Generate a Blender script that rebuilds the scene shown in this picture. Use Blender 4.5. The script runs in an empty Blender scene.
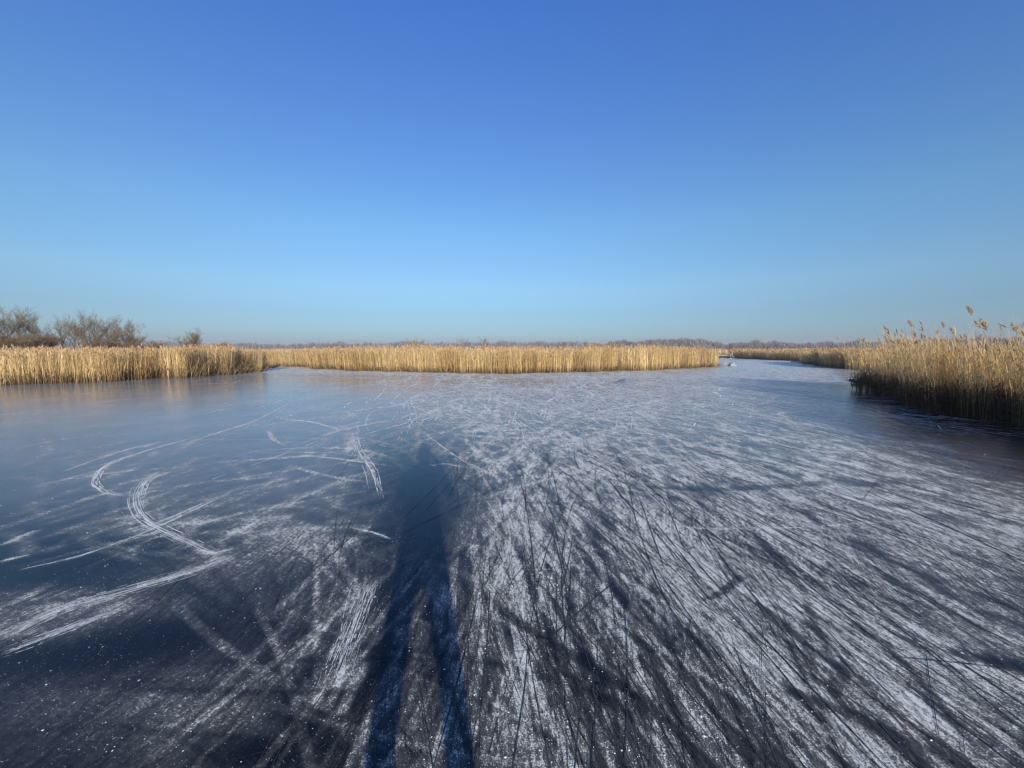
import bpy, bmesh, math, random
import numpy as np
from mathutils import Vector, Matrix

R = math.radians
rng = np.random.default_rng(11)
random.seed(11)
S = bpy.context.scene
COL = S.collection

# ------------------------------------------------------------------ camera
EYE = 1.6
F = 400.0                      # focal length in pixels of a 1024 px wide frame
PITCH = math.atan(36.0 / F)    # looking slightly down
cam_d = bpy.data.cameras.new('camera')
cam_d.sensor_width = 36.0
cam_d.lens = 36.0 * F / 1024.0
cam_d.clip_start = 0.02
cam_d.clip_end = 20000
cam = bpy.data.objects.new('camera', cam_d)
COL.objects.link(cam)
cam.location = (0, 0, EYE)
cam.rotation_euler = (math.pi / 2 - PITCH, 0, 0)
S.camera = cam

# ------------------------------------------------------------------ light
SUN_EL, SUN_AZ = R(15.0), R(168.0)     # azimuth clockwise from +Y: behind the viewer, a little right
w = bpy.data.worlds.new('World')
S.world = w
w.use_nodes = True
wn = w.node_tree.nodes
sky = wn.new('ShaderNodeTexSky')
sky.sky_type = 'NISHITA'
sky.sun_disc = False
sky.sun_elevation = SUN_EL
sky.sun_rotation = SUN_AZ
sky.altitude = 0
sky.air_density = 1.0
sky.dust_density = 0.4
sky.ozone_density = 7.5
# cold dry air with a faint grey haze layer low on the horizon, the same all the way round
sep = wn.new('ShaderNodeSeparateXYZ')
tint = wn.new('ShaderNodeValToRGB')
mul = wn.new('ShaderNodeMix'); mul.data_type = 'RGBA'; mul.blend_type = 'MULTIPLY'; mul.inputs[0].default_value = 1.0
wl = w.node_tree.links
tc = wn.new('ShaderNodeTexCoord')
wl.new(tc.outputs['Generated'], sep.inputs[0])
wl.new(sep.outputs['Z'], tint.inputs[0])
el = tint.color_ramp.elements
while len(el) < 6: el.new(0.5)
for e, (p, c) in zip(el, [(0.0, (.42, .37, .42)), (.03, (.50, .45, .45)), (.08, (.66, .51, .44)), (.14, (.93, .66, .51)), (.27, (1.03, .80, .62)), (.62, (.80, .76, .88))]):
    e.position = p; e.color = (*c, 1)
wl.new(sky.outputs[0], mul.inputs[6]); wl.new(tint.outputs[0], mul.inputs[7])
wl.new(mul.outputs[2], wn['Background'].inputs['Color'])
wn['Background'].inputs['Strength'].default_value = 0.15

sun_d = bpy.data.lights.new('sun', 'SUN')
sun_d.energy = 4.6
sun_d.angle = R(0.53)
sun_d.color = (1.0, 0.90, 0.76)
sun = bpy.data.objects.new('sun', sun_d)
COL.objects.link(sun)
sdir = Vector((math.sin(SUN_AZ) * math.cos(SUN_EL), math.cos(SUN_AZ) * math.cos(SUN_EL), math.sin(SUN_EL)))
sun.rotation_euler = sdir.to_track_quat('Z', 'Y').to_euler()
sun.location = sdir * 60

S.view_settings.view_transform = 'Standard'
S.view_settings.look = 'None'
S.view_settings.exposure = 0.8
S.view_settings.gamma = 1.0
S.view_settings.use_curve_mapping = False
S.cycles.transparent_max_bounces = 8
S.cycles.max_bounces = 6
S.cycles.use_denoising = True
S.cycles.denoising_prefilter = 'ACCURATE'
S.cycles.filter_width = 1.3

# ------------------------------------------------------------------ helpers
CP, SP_ = math.cos(PITCH), math.sin(PITCH)

def ground(px, py, z=0.0):
    """photo measurement -> point on the level ice (single-view survey)"""
    u, v = (px - 512.0) / F, (384.0 - py) / F
    dy, dz = CP + v * SP_, -SP_ + v * CP
    t = (z - EYE) / dz
    return np.array([u * t, dy * t])

def chart(x, y):
    """ice point -> survey chart coordinates used by the frost chart"""
    dy, dz = y, -EYE
    dep = dy * CP - dz * SP_
    v = (dy * SP_ + dz * CP)
    dep = np.maximum(dep, 1e-3)
    return 512 + F * x / dep, 384 - F * v / dep

def link(name, me, mat=None, parent=None, smooth=False):
    o = bpy.data.objects.new(name, me)
    COL.objects.link(o)
    if mat is not None and not me.materials:
        me.materials.append(mat)
    if parent is not None:
        o.parent = parent
    if smooth:
        me.polygons.foreach_set('use_smooth', np.ones(len(me.polygons), dtype=bool))
    return o

def tag(o, label=None, cat=None, group=None, kind=None):
    if label: o['label'] = label
    if cat: o['category'] = cat
    if group: o['group'] = group
    if kind: o['kind'] = kind
    return o

def empty(name, loc):
    o = bpy.data.objects.new(name, None)
    COL.objects.link(o)
    o.location = loc
    o.empty_display_size = 0.1
    return o

def np_mesh(name, verts, faces, attrs=None):
    """verts (n,3); faces: list of (m,k) index arrays; attrs name -> (n,) floats"""
    me = bpy.data.meshes.new(name)
    verts = np.ascontiguousarray(verts, dtype=np.float32)
    me.vertices.add(len(verts))
    me.vertices.foreach_set('co', verts.ravel())
    loops = np.concatenate([f.ravel() for f in faces]).astype(np.int32)
    sizes = np.concatenate([np.full(len(f), f.shape[1], dtype=np.int32) for f in faces])
    starts = np.concatenate([[0], np.cumsum(sizes)[:-1]]).astype(np.int32)
    me.loops.add(len(loops))
    me.loops.foreach_set('vertex_index', loops)
    me.polygons.add(len(sizes))
    me.polygons.foreach_set('loop_start', starts)
    me.polygons.foreach_set('loop_total', sizes)
    for k, a in (attrs or {}).items():
        at = me.attributes.new(k, 'FLOAT', 'POINT')
        at.data.foreach_set('value', np.ascontiguousarray(a, dtype=np.float32))
    me.update(calc_edges=True)
    return me

# ------------------------------------------------------------------ materials
class NT:
    def __init__(s, name):
        s.m = bpy.data.materials.new(name)
        s.m.use_nodes = True
        s.t = s.m.node_tree
        s.n = s.t.nodes
        s.b = s.n['Principled BSDF']
        s.out = s.n['Material Output']
    def add(s, typ, **kw):
        n = s.n.new(typ)
        for k, v in kw.items():
            setattr(n, k, v)
        return n
    def link(s, a, b):
        s.t.links.new(a, b)
    def val(s, sock, v):
        if hasattr(v, 'is_linked') or hasattr(v, 'links'):
            s.link(v, sock)
        else:
            sock.default_value = v
    def math(s, op, a, b=0.0, c=0.0, clamp=False):
        n = s.add('ShaderNodeMath', operation=op, use_clamp=clamp)
        for i, v in enumerate((a, b, c)):
            s.val(n.inputs[i], v)
        return n.outputs[0]
    def mapr(s, v, a, b, c=0.0, d=1.0, smooth=False):
        n = s.add('ShaderNodeMapRange')
        if smooth: n.interpolation_type = 'SMOOTHSTEP'
        s.val(n.inputs[0], v)
        for i, k in enumerate((a, b, c, d)):
            s.val(n.inputs[i + 1], k)
        return n.outputs[0]
    def pos(s):
        return s.add('ShaderNodeNewGeometry').outputs['Position']
    def mapping(s, vec, scale=(1, 1, 1), rot=(0, 0, 0)):
        n = s.add('ShaderNodeMapping')
        s.link(vec, n.inputs['Vector'])
        n.inputs['Scale'].default_value = scale
        n.inputs['Rotation'].default_value = rot
        return n.outputs[0]
    def noise(s, vec, scale, detail=2.0, rough=0.5, dist=0.0):
        n = s.add('ShaderNodeTexNoise')
        s.link(vec, n.inputs['Vector'])
        n.inputs['Scale'].default_value = scale
        n.inputs['Detail'].default_value = detail
        n.inputs['Roughness'].default_value = rough
        n.inputs['Distortion'].default_value = dist
        return n.outputs[0]
    def ramp(s, v, stops):
        n = s.add('ShaderNodeValToRGB')
        s.link(v, n.inputs[0])
        e = n.color_ramp.elements
        while len(e) < len(stops): e.new(0.5)
        for q, (p, c) in zip(e, stops):
            q.position = p
            q.color = (*c, 1)
        return n.outputs[0]
    def mix(s, f, a, b):
        n = s.add('ShaderNodeMix', data_type='RGBA')
        s.val(n.inputs[0], f)
        for sock, v in ((n.inputs[6], a), (n.inputs[7], b)):
            s.val(sock, (*v, 1) if isinstance(v, tuple) else v)
        return n.outputs[2]
    def attr(s, name):
        return s.add('ShaderNodeAttribute', attribute_name=name).outputs['Fac']
    def bump(s, h, strength, dist):
        n = s.add('ShaderNodeBump')
        s.link(h, n.inputs['Height'])
        n.inputs['Strength'].default_value = strength
        n.inputs['Distance'].default_value = dist
        return n.outputs[0]

def plain(name, col, rough=0.7, vary=0.25, scale=8.0, spec=0.3):
    t = NT(name)
    n = t.noise(t.pos(), scale, 4, 0.6)
    c = t.mix(t.mapr(n, 0.3, 0.7), tuple(max(0, x * (1 - vary)) for x in col), tuple(min(1, x * (1 + vary)) for x in col))
    t.link(c, t.b.inputs['Base Color'])
    t.b.inputs['Roughness'].default_value = rough
    t.b.inputs['Specular IOR Level'].default_value = spec
    return t.m

def ice_material():
    t = NT('skated_ice')
    p = t.pos()
    f = t.attr('frost')
    # striations: very stretched noise along several skating directions, warped so they curve
    warp = t.add('ShaderNodeTexNoise')
    t.link(p, warp.inputs['Vector'])
    warp.inputs['Scale'].default_value = 0.35
    warp.inputs['Detail'].default_value = 1
    sub = t.add('ShaderNodeVectorMath', operation='SUBTRACT')
    t.link(warp.outputs['Color'], sub.inputs[0]); sub.inputs[1].default_value = (.5, .5, .5)
    sc = t.add('ShaderNodeVectorMath', operation='SCALE')
    t.link(sub.outputs[0], sc.inputs[0]); sc.inputs['Scale'].default_value = 1.6
    ad = t.add('ShaderNodeVectorMath', operation='ADD')
    t.link(p, ad.inputs[0]); t.link(sc.outputs[0], ad.inputs[1])
    wp = ad.outputs[0]
    st = None
    for ang, sx, sy, wgt in ((4, 48, 0.30, .36), (17, 60, 0.34, .24), (-13, 54, 0.32, .26), (42, 34, .5, .08), (-55, 30, .5, .06)):
        q = t.mapping(t.mapping(wp, rot=(0, 0, R(ang))), scale=(sx, sy, 1))
        n = t.noise(q, 1.0, 2.0, 0.6)
        n = t.math('MULTIPLY', t.mapr(n, 0.30, 0.72), wgt)
        st = n if st is None else t.math('ADD', st, n)
    # fine hair scratches
    hs = None
    for ang, sx, sy in ((7, 170, .45), (-11, 190, .5), (24, 150, .6)):
        q = t.mapping(t.mapping(wp, rot=(0, 0, R(ang))), scale=(sx, sy, 1))
        n = t.mapr(t.noise(q, 1.0, 1.0, 0.5), 0.35, 0.65)
        hs = n if hs is None else t.math('ADD', hs, n)
    hs = t.math('DIVIDE', hs, 3.0)
    grain = t.noise(p, 95, 3, 0.75)
    clump = t.noise(p, 4.0, 5, 0.7)
    fine = t.noise(p, 330, 1, 0.5)
    # powder: crisp granules whose density follows the frost, lightly combed by the blades
    k = t.mapr(st, 0.28, 0.72, 0.62, 1.35)
    k = t.math('MULTIPLY', k, t.mapr(hs, 0.2, 0.8, 0.78, 1.22))
    k = t.math('MULTIPLY', k, t.mapr(clump, 0.3, 0.7, 0.72, 1.28))
    dens = t.math('MULTIPLY', f, k)
    gr = t.math('ADD', t.math('MULTIPLY', t.mapr(t.noise(p, 130, 3, 0.7), 0.28, 0.72), 0.65), t.math('MULTIPLY', t.mapr(t.noise(p, 38, 3, 0.7), 0.28, 0.72), 0.35))
    thr = t.mapr(dens, 0.0, 1.0, 0.86, 0.26)
    mask = t.mapr(t.math('SUBTRACT', gr, thr), -0.16, 0.20, 0.0, 1.0)
    film_ = t.math('MULTIPLY', dens, 0.33, clamp=True)
    mask = t.math('MAXIMUM', t.math('MULTIPLY', mask, t.mapr(dens, 0.02, 0.45, 0.25, 0.86)), film_)
    # clear ice
    depth = t.noise(p, 0.5, 3, 0.6)
    clear = t.mix(t.mapr(depth, 0.3, 0.7), (0.002, 0.0022, 0.0028), (0.005, 0.0062, 0.0085))
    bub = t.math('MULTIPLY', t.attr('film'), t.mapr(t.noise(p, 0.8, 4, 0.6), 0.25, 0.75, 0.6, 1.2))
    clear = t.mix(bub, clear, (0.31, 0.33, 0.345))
    white = t.mix(t.mapr(clump, 0.35, 0.65), (0.70, 0.715, 0.66), (0.85, 0.86, 0.79))
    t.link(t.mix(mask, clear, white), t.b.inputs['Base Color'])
    t.link(t.mapr(mask, 0.0, 0.7, 0.13, 0.48), t.b.inputs['Roughness'])
    t.b.inputs['IOR'].default_value = 1.31
    t.link(t.mapr(mask, 0.0, 0.8, 0.5, 0.4), t.b.inputs['Specular IOR Level'])
    h = t.math('ADD', t.math('MULTIPLY', mask, 1.0), t.math('MULTIPLY', t.noise(p, 2.2, 3, 0.5), 0.35))
    h = t.math('ADD', h, t.math('MULTIPLY', grain, 0.25))
    t.link(t.bump(h, 0.55, 0.006), t.b.inputs['Normal'])
    return t.m

def powder_material():
    t = NT('scraped_powder')
    n = t.noise(t.pos(), 60, 3, 0.7)
    t.link(t.mix(n, (0.55, 0.58, 0.63), (0.86, 0.87, 0.89)), t.b.inputs['Base Color'])
    t.b.inputs['Roughness'].default_value = 0.7
    return t.m

def groove_material():
    t = NT('cut_groove')
    n = t.noise(t.pos(), 30, 3, 0.7)
    t.link(t.mix(t.mapr(n, 0.35, 0.75), (0.006, 0.007, 0.009), (0.10, 0.105, 0.11)), t.b.inputs['Base Color'])
    t.b.inputs['Roughness'].default_value = 0.5
    t.b.inputs['IOR'].default_value = 1.31
    t.b.inputs['Specular IOR Level'].default_value = 0.25
    return t.m

def reed_material(name, lo, hi, plume, foot_shade=.35, thin=.35):
    t = NT(name)
    tone, kind = t.attr('tone'), t.attr('part')
    hgt = t.attr('up')
    c = t.ramp(tone, [(0.0, lo), (0.55, tuple((a + b) / 2 for a, b in zip(lo, hi))), (1.0, hi)])
    n = t.noise(t.pos(), 14, 3, 0.6)
    c = t.mix(t.mapr(n, 0.45, 0.8, 0.0, 0.45), c, tuple(x * 0.5 for x in lo))
    c = t.mix(t.mapr(hgt, 0.0, foot_shade, 0.85, 0.0), c, (0.085, 0.055, 0.032))     # shade among the stems painted into the foot
    c = t.mix(t.mapr(kind, 0.6, 0.9), c, plume)
    d = t.add('ShaderNodeBsdfDiffuse')
    tr = t.add('ShaderNodeBsdfTranslucent')
    t.link(c, d.inputs[0]); t.link(c, tr.inputs[0])
    mx = t.add('ShaderNodeMixShader')
    mx.inputs[0].default_value = thin
    t.link(d.outputs[0], mx.inputs[1]); t.link(tr.outputs[0], mx.inputs[2])
    t.link(mx.outputs[0], t.out.inputs['Surface'])
    return t.m

M = {
    'ice': ice_material(),
    'powder': powder_material(),
    'groove': groove_material(),
    'line': plain('powder_line', (0.74, 0.77, 0.755), 0.7, 0.3, 45),
    'reed': reed_material('dry_reed', (0.46, 0.31, 0.135), (0.86, 0.68, 0.37), (0.44, 0.30, 0.17)),
    'shade_reed': reed_material('foot_shade_reed', (0.09, 0.06, 0.035), (0.26, 0.18, 0.10), (0.2, 0.15, 0.11)),  # dark reed colour stands for shade low in the beds
    'shore_reed': reed_material('shore_reed', (0.48, 0.32, 0.14), (0.86, 0.66, 0.34), (0.40, 0.28, 0.17), .5, .45),
    'mud': plain('bank_mud', (0.075, 0.055, 0.036), 0.9, 0.4, 3.0),
    'plain': plain('reed_land', (0.34, 0.24, 0.12), 0.95, 0.3, 0.6),
    'bark': plain('bark', (0.125, 0.095, 0.062), 0.9, 0.35, 6.0),
    'twig': plain('twig', (0.135, 0.10, 0.062), 0.9, 0.3, 2.0),
    'wood': plain('far_wood', (0.105, 0.092, 0.092), 0.95, 0.35, 0.09),
    'bed': plain('lake_bed', (0.03, 0.035, 0.03), 0.9),
    'ridge': plain('hummock_ice', (0.20, 0.22, 0.25), 0.5, 0.45, 7.0),
    'red': plain('red_cloth', (0.50, 0.035, 0.03), 0.8, 0.15, 20),
    'pale': plain('pale_blue_cloth', (0.16, 0.20, 0.25), 0.8, 0.15, 20),
    'navy': plain('navy_cloth', (0.03, 0.04, 0.07), 0.85, 0.2, 20),
    'dark': plain('dark_cloth', (0.025, 0.025, 0.028), 0.85, 0.2, 20),
    'skin': plain('skin', (0.55, 0.33, 0.24), 0.6, 0.05, 20),
    'metal': plain('steel', (0.5, 0.5, 0.52), 0.3, 0.05, 20),
    'black': plain('black_plastic', (0.015, 0.015, 0.016), 0.35, 0.05, 20),
}

# ------------------------------------------------------------------ ground, banks
def set_back(edge, d, inward):
    e = np.array(edge, float)
    t = np.gradient(e, axis=0); t /= np.linalg.norm(t, axis=1)[:, None]
    return [tuple(p) for p in e + np.stack([-t[:, 1], t[:, 0]], 1) * d * inward]

def slab(name, pts, top, mat, bottom=-0.35, **props):
    bm = bmesh.new()
    n = len(pts)
    a = [bm.verts.new((p[0], p[1], top)) for p in pts]
    b = [bm.verts.new((p[0], p[1], bottom)) for p in pts]
    bm.faces.new(a)
    for i in range(n):
        j = (i + 1) % n
        bm.faces.new((a[j], a[i], b[i], b[j]))
    bmesh.ops.triangulate(bm, faces=[f for f in bm.faces if len(f.verts) > 4])
    bmesh.ops.recalc_face_normals(bm, faces=bm.faces[:])
    me = bpy.data.meshes.new(name)
    bm.to_mesh(me); bm.free()
    o = link(name, me, mat)
    tag(o, kind='structure')
    return o

bm = bmesh.new()
bmesh.ops.create_circle(bm, cap_ends=True, segments=96, radius=6000)
me = bpy.data.meshes.new('lake_bed'); bm.to_mesh(me); bm.free()
o = link('ground', me, M['bed']); o.location.z = -0.34; tag(o, kind='structure')

G = lambda px, py: tuple(ground(px, py))
left_edge = [(-34, 9.0), (-27, 13.0)] + [G(0, 386), G(60, 383.5), G(120, 380.5), G(180, 378), G(225, 375), G(262, 371)]
mid_edge = [G(252, 364.6), G(290, 366), G(325, 369.5), G(360, 371), G(430, 373), G(520, 374), G(600, 372), G(680, 369), G(725, 366)]
right_edge = [(7.4, -1.5), (8.4, 3.5), G(1024, 431), G(985, 423), G(945, 414), G(900, 402), G(866, 389.5)]
second_edge = [G(858, 370.0), G(840, 368), G(820, 366), G(803, 363.5)]
far_edge = [G(810, 361.6), G(790, 360.6), G(770, 359.8), G(745, 358.6), G(728, 358.0)]

slab('left_bank', set_back(left_edge, .7, 1) + [(-19.5, 33), (-26, 46), (-60, 70), (-120, 60), (-60, 5)], 0.07, M['mud'])
slab('middle_bank', set_back(mid_edge, .8, 1) + [(17.8, 38), (16.5, 46), (13, 60), (18, 78), (-40, 90), (-24, 55)], 0.075, M['mud'])
slab('right_bank', set_back(right_edge, .8, -1) + [(16.5, 19.5), (24, 21), (40, 20), (40, -1.5)], 0.08, M['mud'])
slab('second_bank', set_back(second_edge, .8, -1) + [(32, 46), (46, 46), (60, 30), (42, 22)], 0.085, M['mud'])
slab('far_bank', set_back(far_edge, .9, -1) + [(30, 72), (60, 90), (90, 60), (60, 44)], 0.09, M['mud'])
# reed land out to the horizon
slab('land', [(-3000, 55), (-130, 62), (-62, 72), (-42, 92), (16, 80), (28, 74), (62, 92), (92, 62), (150, 50), (3000, 40), (3000, 5200), (-3000, 5200)], 0.1, M['plain'])

# ------------------------------------------------------------------ the ice and its frost
ang = np.concatenate([np.arange(-68, 68.01, 0.24), np.arange(72, 290, 4.0)])
ang = np.radians(ang)                    # clockwise from +Y
NA = len(ang)
nfront = int(np.sum(ang <= R(68.5)))
RAT = 1.0075
NR = int(math.log(78 / 0.6) / math.log(RAT)) + 1
rad = 0.6 * RAT ** np.arange(NR)
RR, AA = np.meshgrid(rad, ang, indexing='ij')
VX, VY = RR * np.sin(AA), RR * np.cos(AA)
PX, PY = chart(VX, VY)
front = (VY > 0.5)
frost = np.zeros_like(VX)

def blob(cx, cy, rx, ry, v, rot=0.0, mode='add', hard=1.0):
    c, s = math.cos(R(rot)), math.sin(R(rot))
    dx, dy = PX - cx, PY - cy
    a = (dx * c + dy * s) / rx
    b = (-dx * s + dy * c) / ry
    g = np.exp(-((a * a + b * b) ** hard)) * front
    global frost
    if mode == 'add':
        frost = frost + v * g
    else:
        frost = frost * (1 - v * g)

# broad powder cover surveyed from the photograph (chart position, half sizes, amount)
for b in [
    (480, 371.5, 260, 5, .85), (320, 369, 70, 3, .75), (650, 380, 150, 10, .40), (790, 372, 60, 12, .62), (760, 362, 60, 4, .6),
    (560, 400, 110, 22, .30), (700, 420, 120, 40, .50), (860, 440, 110, 34, .42), (640, 455, 70, 30, .25), (480, 410, 55, 18, .28),
    (800, 520, 200, 55, .55), (960, 540, 110, 70, .50), (560, 480, 80, 35, .42), (690, 560, 110, 70, .40), (850, 640, 190, 90, .42),
    (520, 520, 70, 30, .38), (470, 440, 50, 18, .22), (640, 700, 130, 90, .33), (1000, 700, 120, 90, .40), (520, 690, 90, 90, .32),
    (310, 535, 85, 26, .50), (250, 505, 60, 18, .16), (165, 500, 34, 22, .22), (350, 440, 60, 20, .14), (230, 560, 60, 18, .20),
    (70, 605, 120, 15, .50), (0, 632, 90, 14, .42), (190, 575, 70, 12, .22), (340, 655, 42, 60, .50), (370, 610, 30, 40, .25),
    (250, 690, 120, 60, .20), (140, 735, 200, 60, .20), (60, 690, 120, 30, .12), (280, 600, 80, 30, .14), (400, 690, 50, 90, .26), (446, 467, 26, 4, .45),
    (560, 540, 60, 40, .18), (600, 660, 150, 100, .26), (820, 720, 170, 70, .26), (640, 570, 120, 50, .12), (460, 730, 110, 60, .14), (940, 480, 120, 30, .15), (760, 480, 140, 26, .2),
]:
    blob(*b)
for b in [  # thinned frost; some spots paint the photographer's torso and leg shadow
    (412, 530, 34, 34, .92), (408, 480, 30, 26, .75), (330, 520, 70, 9, .72, 18), (735, 488, 95, 6, .80, -2), (610, 560, 26, 75, .55, 5),
    (530, 625, 70, 12, .78, 35), (640, 700, 75, 11, .72, 38), (830, 708, 75, 11, .80, 22), (930, 755, 50, 10, .7, 30), (1000, 662, 50, 7, .8, 10),
    (765, 545, 40, 8, .5, 50), (725, 592, 26, 5, .75, -45), (300, 715, 34, 14, .85, 30), (260, 750, 46, 20, .85), (100, 660, 150, 24, .7, -8),
    (180, 625, 90, 14, .6, -14), (515, 590, 60, 12, .4), (570, 690, 34, 70, .45), (440, 640, 14, 60, .55, -10), (690, 660, 30, 60, .25),
    (880, 570, 60, 7, .45, 40), (835, 400, 40, 16, .55), (560, 425, 110, 34, .3), (690, 410, 80, 20, .2), (470, 400, 60, 18, .35), (600, 385, 60, 5, .3), (60, 560, 110, 14, .5), (640, 412, 9, 14, .6), (470, 470, 25, 8, .3),
    (950, 600, 70, 9, .5, 48), (505, 575, 60, 8, .5, 12), (385, 720, 14, 60, .45), (30, 480, 220, 60, .6), (620, 480, 50, 10, .35),
]:
    blob(*b[:5], *(b[5:6] or (0,)), mode='cut')
frost = np.clip(frost * .9, 0, 0.62)
blob(640, 432, 230, 48, .5, 0, 'cut', 1.3)

LR = math.log(RAT)
def stroke(pts, width, v, soft=0.5):
    """powder (v > 0) or scraped-clean (v < 0) trail along a polyline of world points"""
    pts = np.asarray(pts, float)
    w = np.broadcast_to(np.asarray(width, float), (len(pts),))
    rr = np.hypot(pts[:, 0], pts[:, 1]); aa = np.arctan2(pts[:, 0], pts[:, 1])
    wm = w.max() * 1.6
    if rr.min() < 0.7 or np.abs(aa).max() > R(67): return
    i0 = max(0, int(math.log(max(rr.min() - wm, 0.6) / 0.6) / LR)); i1 = min(NR, int(math.log((rr.max() + wm) / 0.6) / LR) + 2)
    da = wm / rr.min()
    j0 = max(0, int((aa.min() - da + R(68)) / R(.24))); j1 = min(nfront, int((aa.max() + da + R(68)) / R(.24)) + 2)
    if i1 - i0 < 1 or j1 - j0 < 1: return
    X, Y = VX[i0:i1, j0:j1], VY[i0:i1, j0:j1]
    best = np.full(X.shape, 9.0); fade = np.zeros(X.shape)
    n = len(pts)
    for k in range(n - 1):
        a, b = pts[k], pts[k + 1]
        d = b - a; L2 = d @ d + 1e-9
        t = np.clip(((X - a[0]) * d[0] + (Y - a[1]) * d[1]) / L2, 0, 1)
        ww = w[k] + (w[k + 1] - w[k]) * t + RAT * 0.0
        cell = RR[i0:i1, j0:j1] * 0.004
        q = np.hypot(X - a[0] - t * d[0], Y - a[1] - t * d[1]) / (ww + cell)
        u = (k + t) / (n - 1)
        m = q < best
        best = np.where(m, q, best); fade = np.where(m, np.minimum(1, 5 * np.minimum(u, 1 - u) + 0.15), fade)
    g = np.clip((1.25 - best) / soft, 0, 1) * fade
    cellr = RR[i0:i1, j0:j1] * 0.004
    g = g * (w.mean() / (w.mean() + cellr * 0.7))
    fr = frost[i0:i1, j0:j1]
    if v > 0: fr += v * g * (1 - fr)
    else: fr *= 1 + v * g

def arc(p, heading, length, curv, n=9):
    """curved path: start point, heading (radians clockwise from +Y), length, curvature 1/m"""
    s = np.linspace(0, length, n)
    h = heading + curv * s
    st = length / (n - 1)
    x = p[0] + np.concatenate([[0], np.cumsum(np.sin(h[:-1]) * st)])
    y = p[1] + np.concatenate([[0], np.cumsum(np.cos(h[:-1]) * st)])
    return np.stack([x, y], 1)

def heading_at(x, y):
    u = rng.random()
    if u < 0.72: return rng.normal(-.08 - .03 * max(x, -2), 0.26)
    if u < 0.88: return rng.normal(-0.05, 0.7)
    return rng.uniform(-1.57, 1.57)

def dens_at(x, y):
    px, py = chart(np.array(x), np.array(y))
    lf = 1 / (1 + math.exp(-(px - (395 - 0.35 * max(0, py - 470))) / 28))
    return lf

# random powder trails and scraped trails, everywhere people skated
def rand_pos(rmin, rmax):
    while True:
        r = math.exp(rng.uniform(math.log(rmin), math.log(rmax)))
        a = rng.uniform(R(-58), R(60))
        x, y = r * math.sin(a), r * math.cos(a)
        if y < 0.9: continue
        if rng.random() < 0.06 + 0.94 * dens_at(x, y): return x, y

for k in range(1700):
    x, y = rand_pos(1.3, 34)
    L = rng.uniform(0.5, 3.2) * (0.6 + 0.06 * y)
    far = max(1.0, y / 9.0)
    wd = rng.uniform(0.006, 0.035) * far ** 0.8
    curv = rng.normal(0, 0.22) if rng.random() < 0.85 else rng.normal(0, 0.8)
    p = arc((x, y), heading_at(x, y), L, curv)
    v = rng.uniform(0.12, 0.5) if k % 2 else -rng.uniform(0.25, 0.85)
    stroke(p, wd * np.linspace(rng.uniform(.3, 1), rng.uniform(.3, 1), len(p)), v, rng.uniform(0.4, 1.1))

for k in range(1700):
    x, y = rand_pos(4.5, 26)
    p = arc((x, y), rng.uniform(-1.57, 1.57) if rng.random() < .5 else rng.normal(0, .4), rng.uniform(.8, 4.0) * (.6 + .05 * y), rng.normal(0, .38))
    v = rng.uniform(0.4, 0.95) if k % 5 < 3 else -rng.uniform(0.3, 0.8)
    stroke(p, rng.uniform(.014, .05) * max(1, y / 9) ** .9 * np.linspace(rng.uniform(.3, 1), rng.uniform(.3, 1), len(p)), v, rng.uniform(.3, .8))

# long sweeping glides, fanning out from the narrows towards the viewer
for k in range(750):
    r_, a_ = math.exp(rng.uniform(math.log(2.0), math.log(16))), rng.uniform(R(-12), R(60))
    x, y = r_ * math.sin(a_), r_ * math.cos(a_)
    h0 = math.pi + rng.normal(-.10 - .035 * x, .22)
    p = arc((x, y + 1.0), h0, rng.uniform(1.2, 5.5) * (.5 + .07 * r_), rng.normal(-.03, .10), 14)
    v = rng.uniform(.35, .9) if k % 5 < 3 else -rng.uniform(.4, .8)
    stroke(p, rng.uniform(.005, .024) * (1 if v > 0 else .6) * max(1, y / 5) ** .8 * np.linspace(rng.uniform(.3, 1), rng.uniform(.3, 1), len(p)), v, rng.uniform(.25, .8))

# the marks one can make out in the photograph, chart positions
def mark(chain, wpx, v, soft=0.6):
    pts = np.array([ground(a, b) for a, b in chain])
    # smooth the chain
    for _ in range(2):
        q = [pts[0]]
        for a, b in zip(pts[:-1], pts[1:]): q += [a * .75 + b * .25, a * .25 + b * .75]
        q.append(pts[-1]); pts = np.array(q)
    rr = np.hypot(pts[:, 0], pts[:, 1])
    stroke(pts, wpx * rr / F * 1.0, v, soft)

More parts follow.
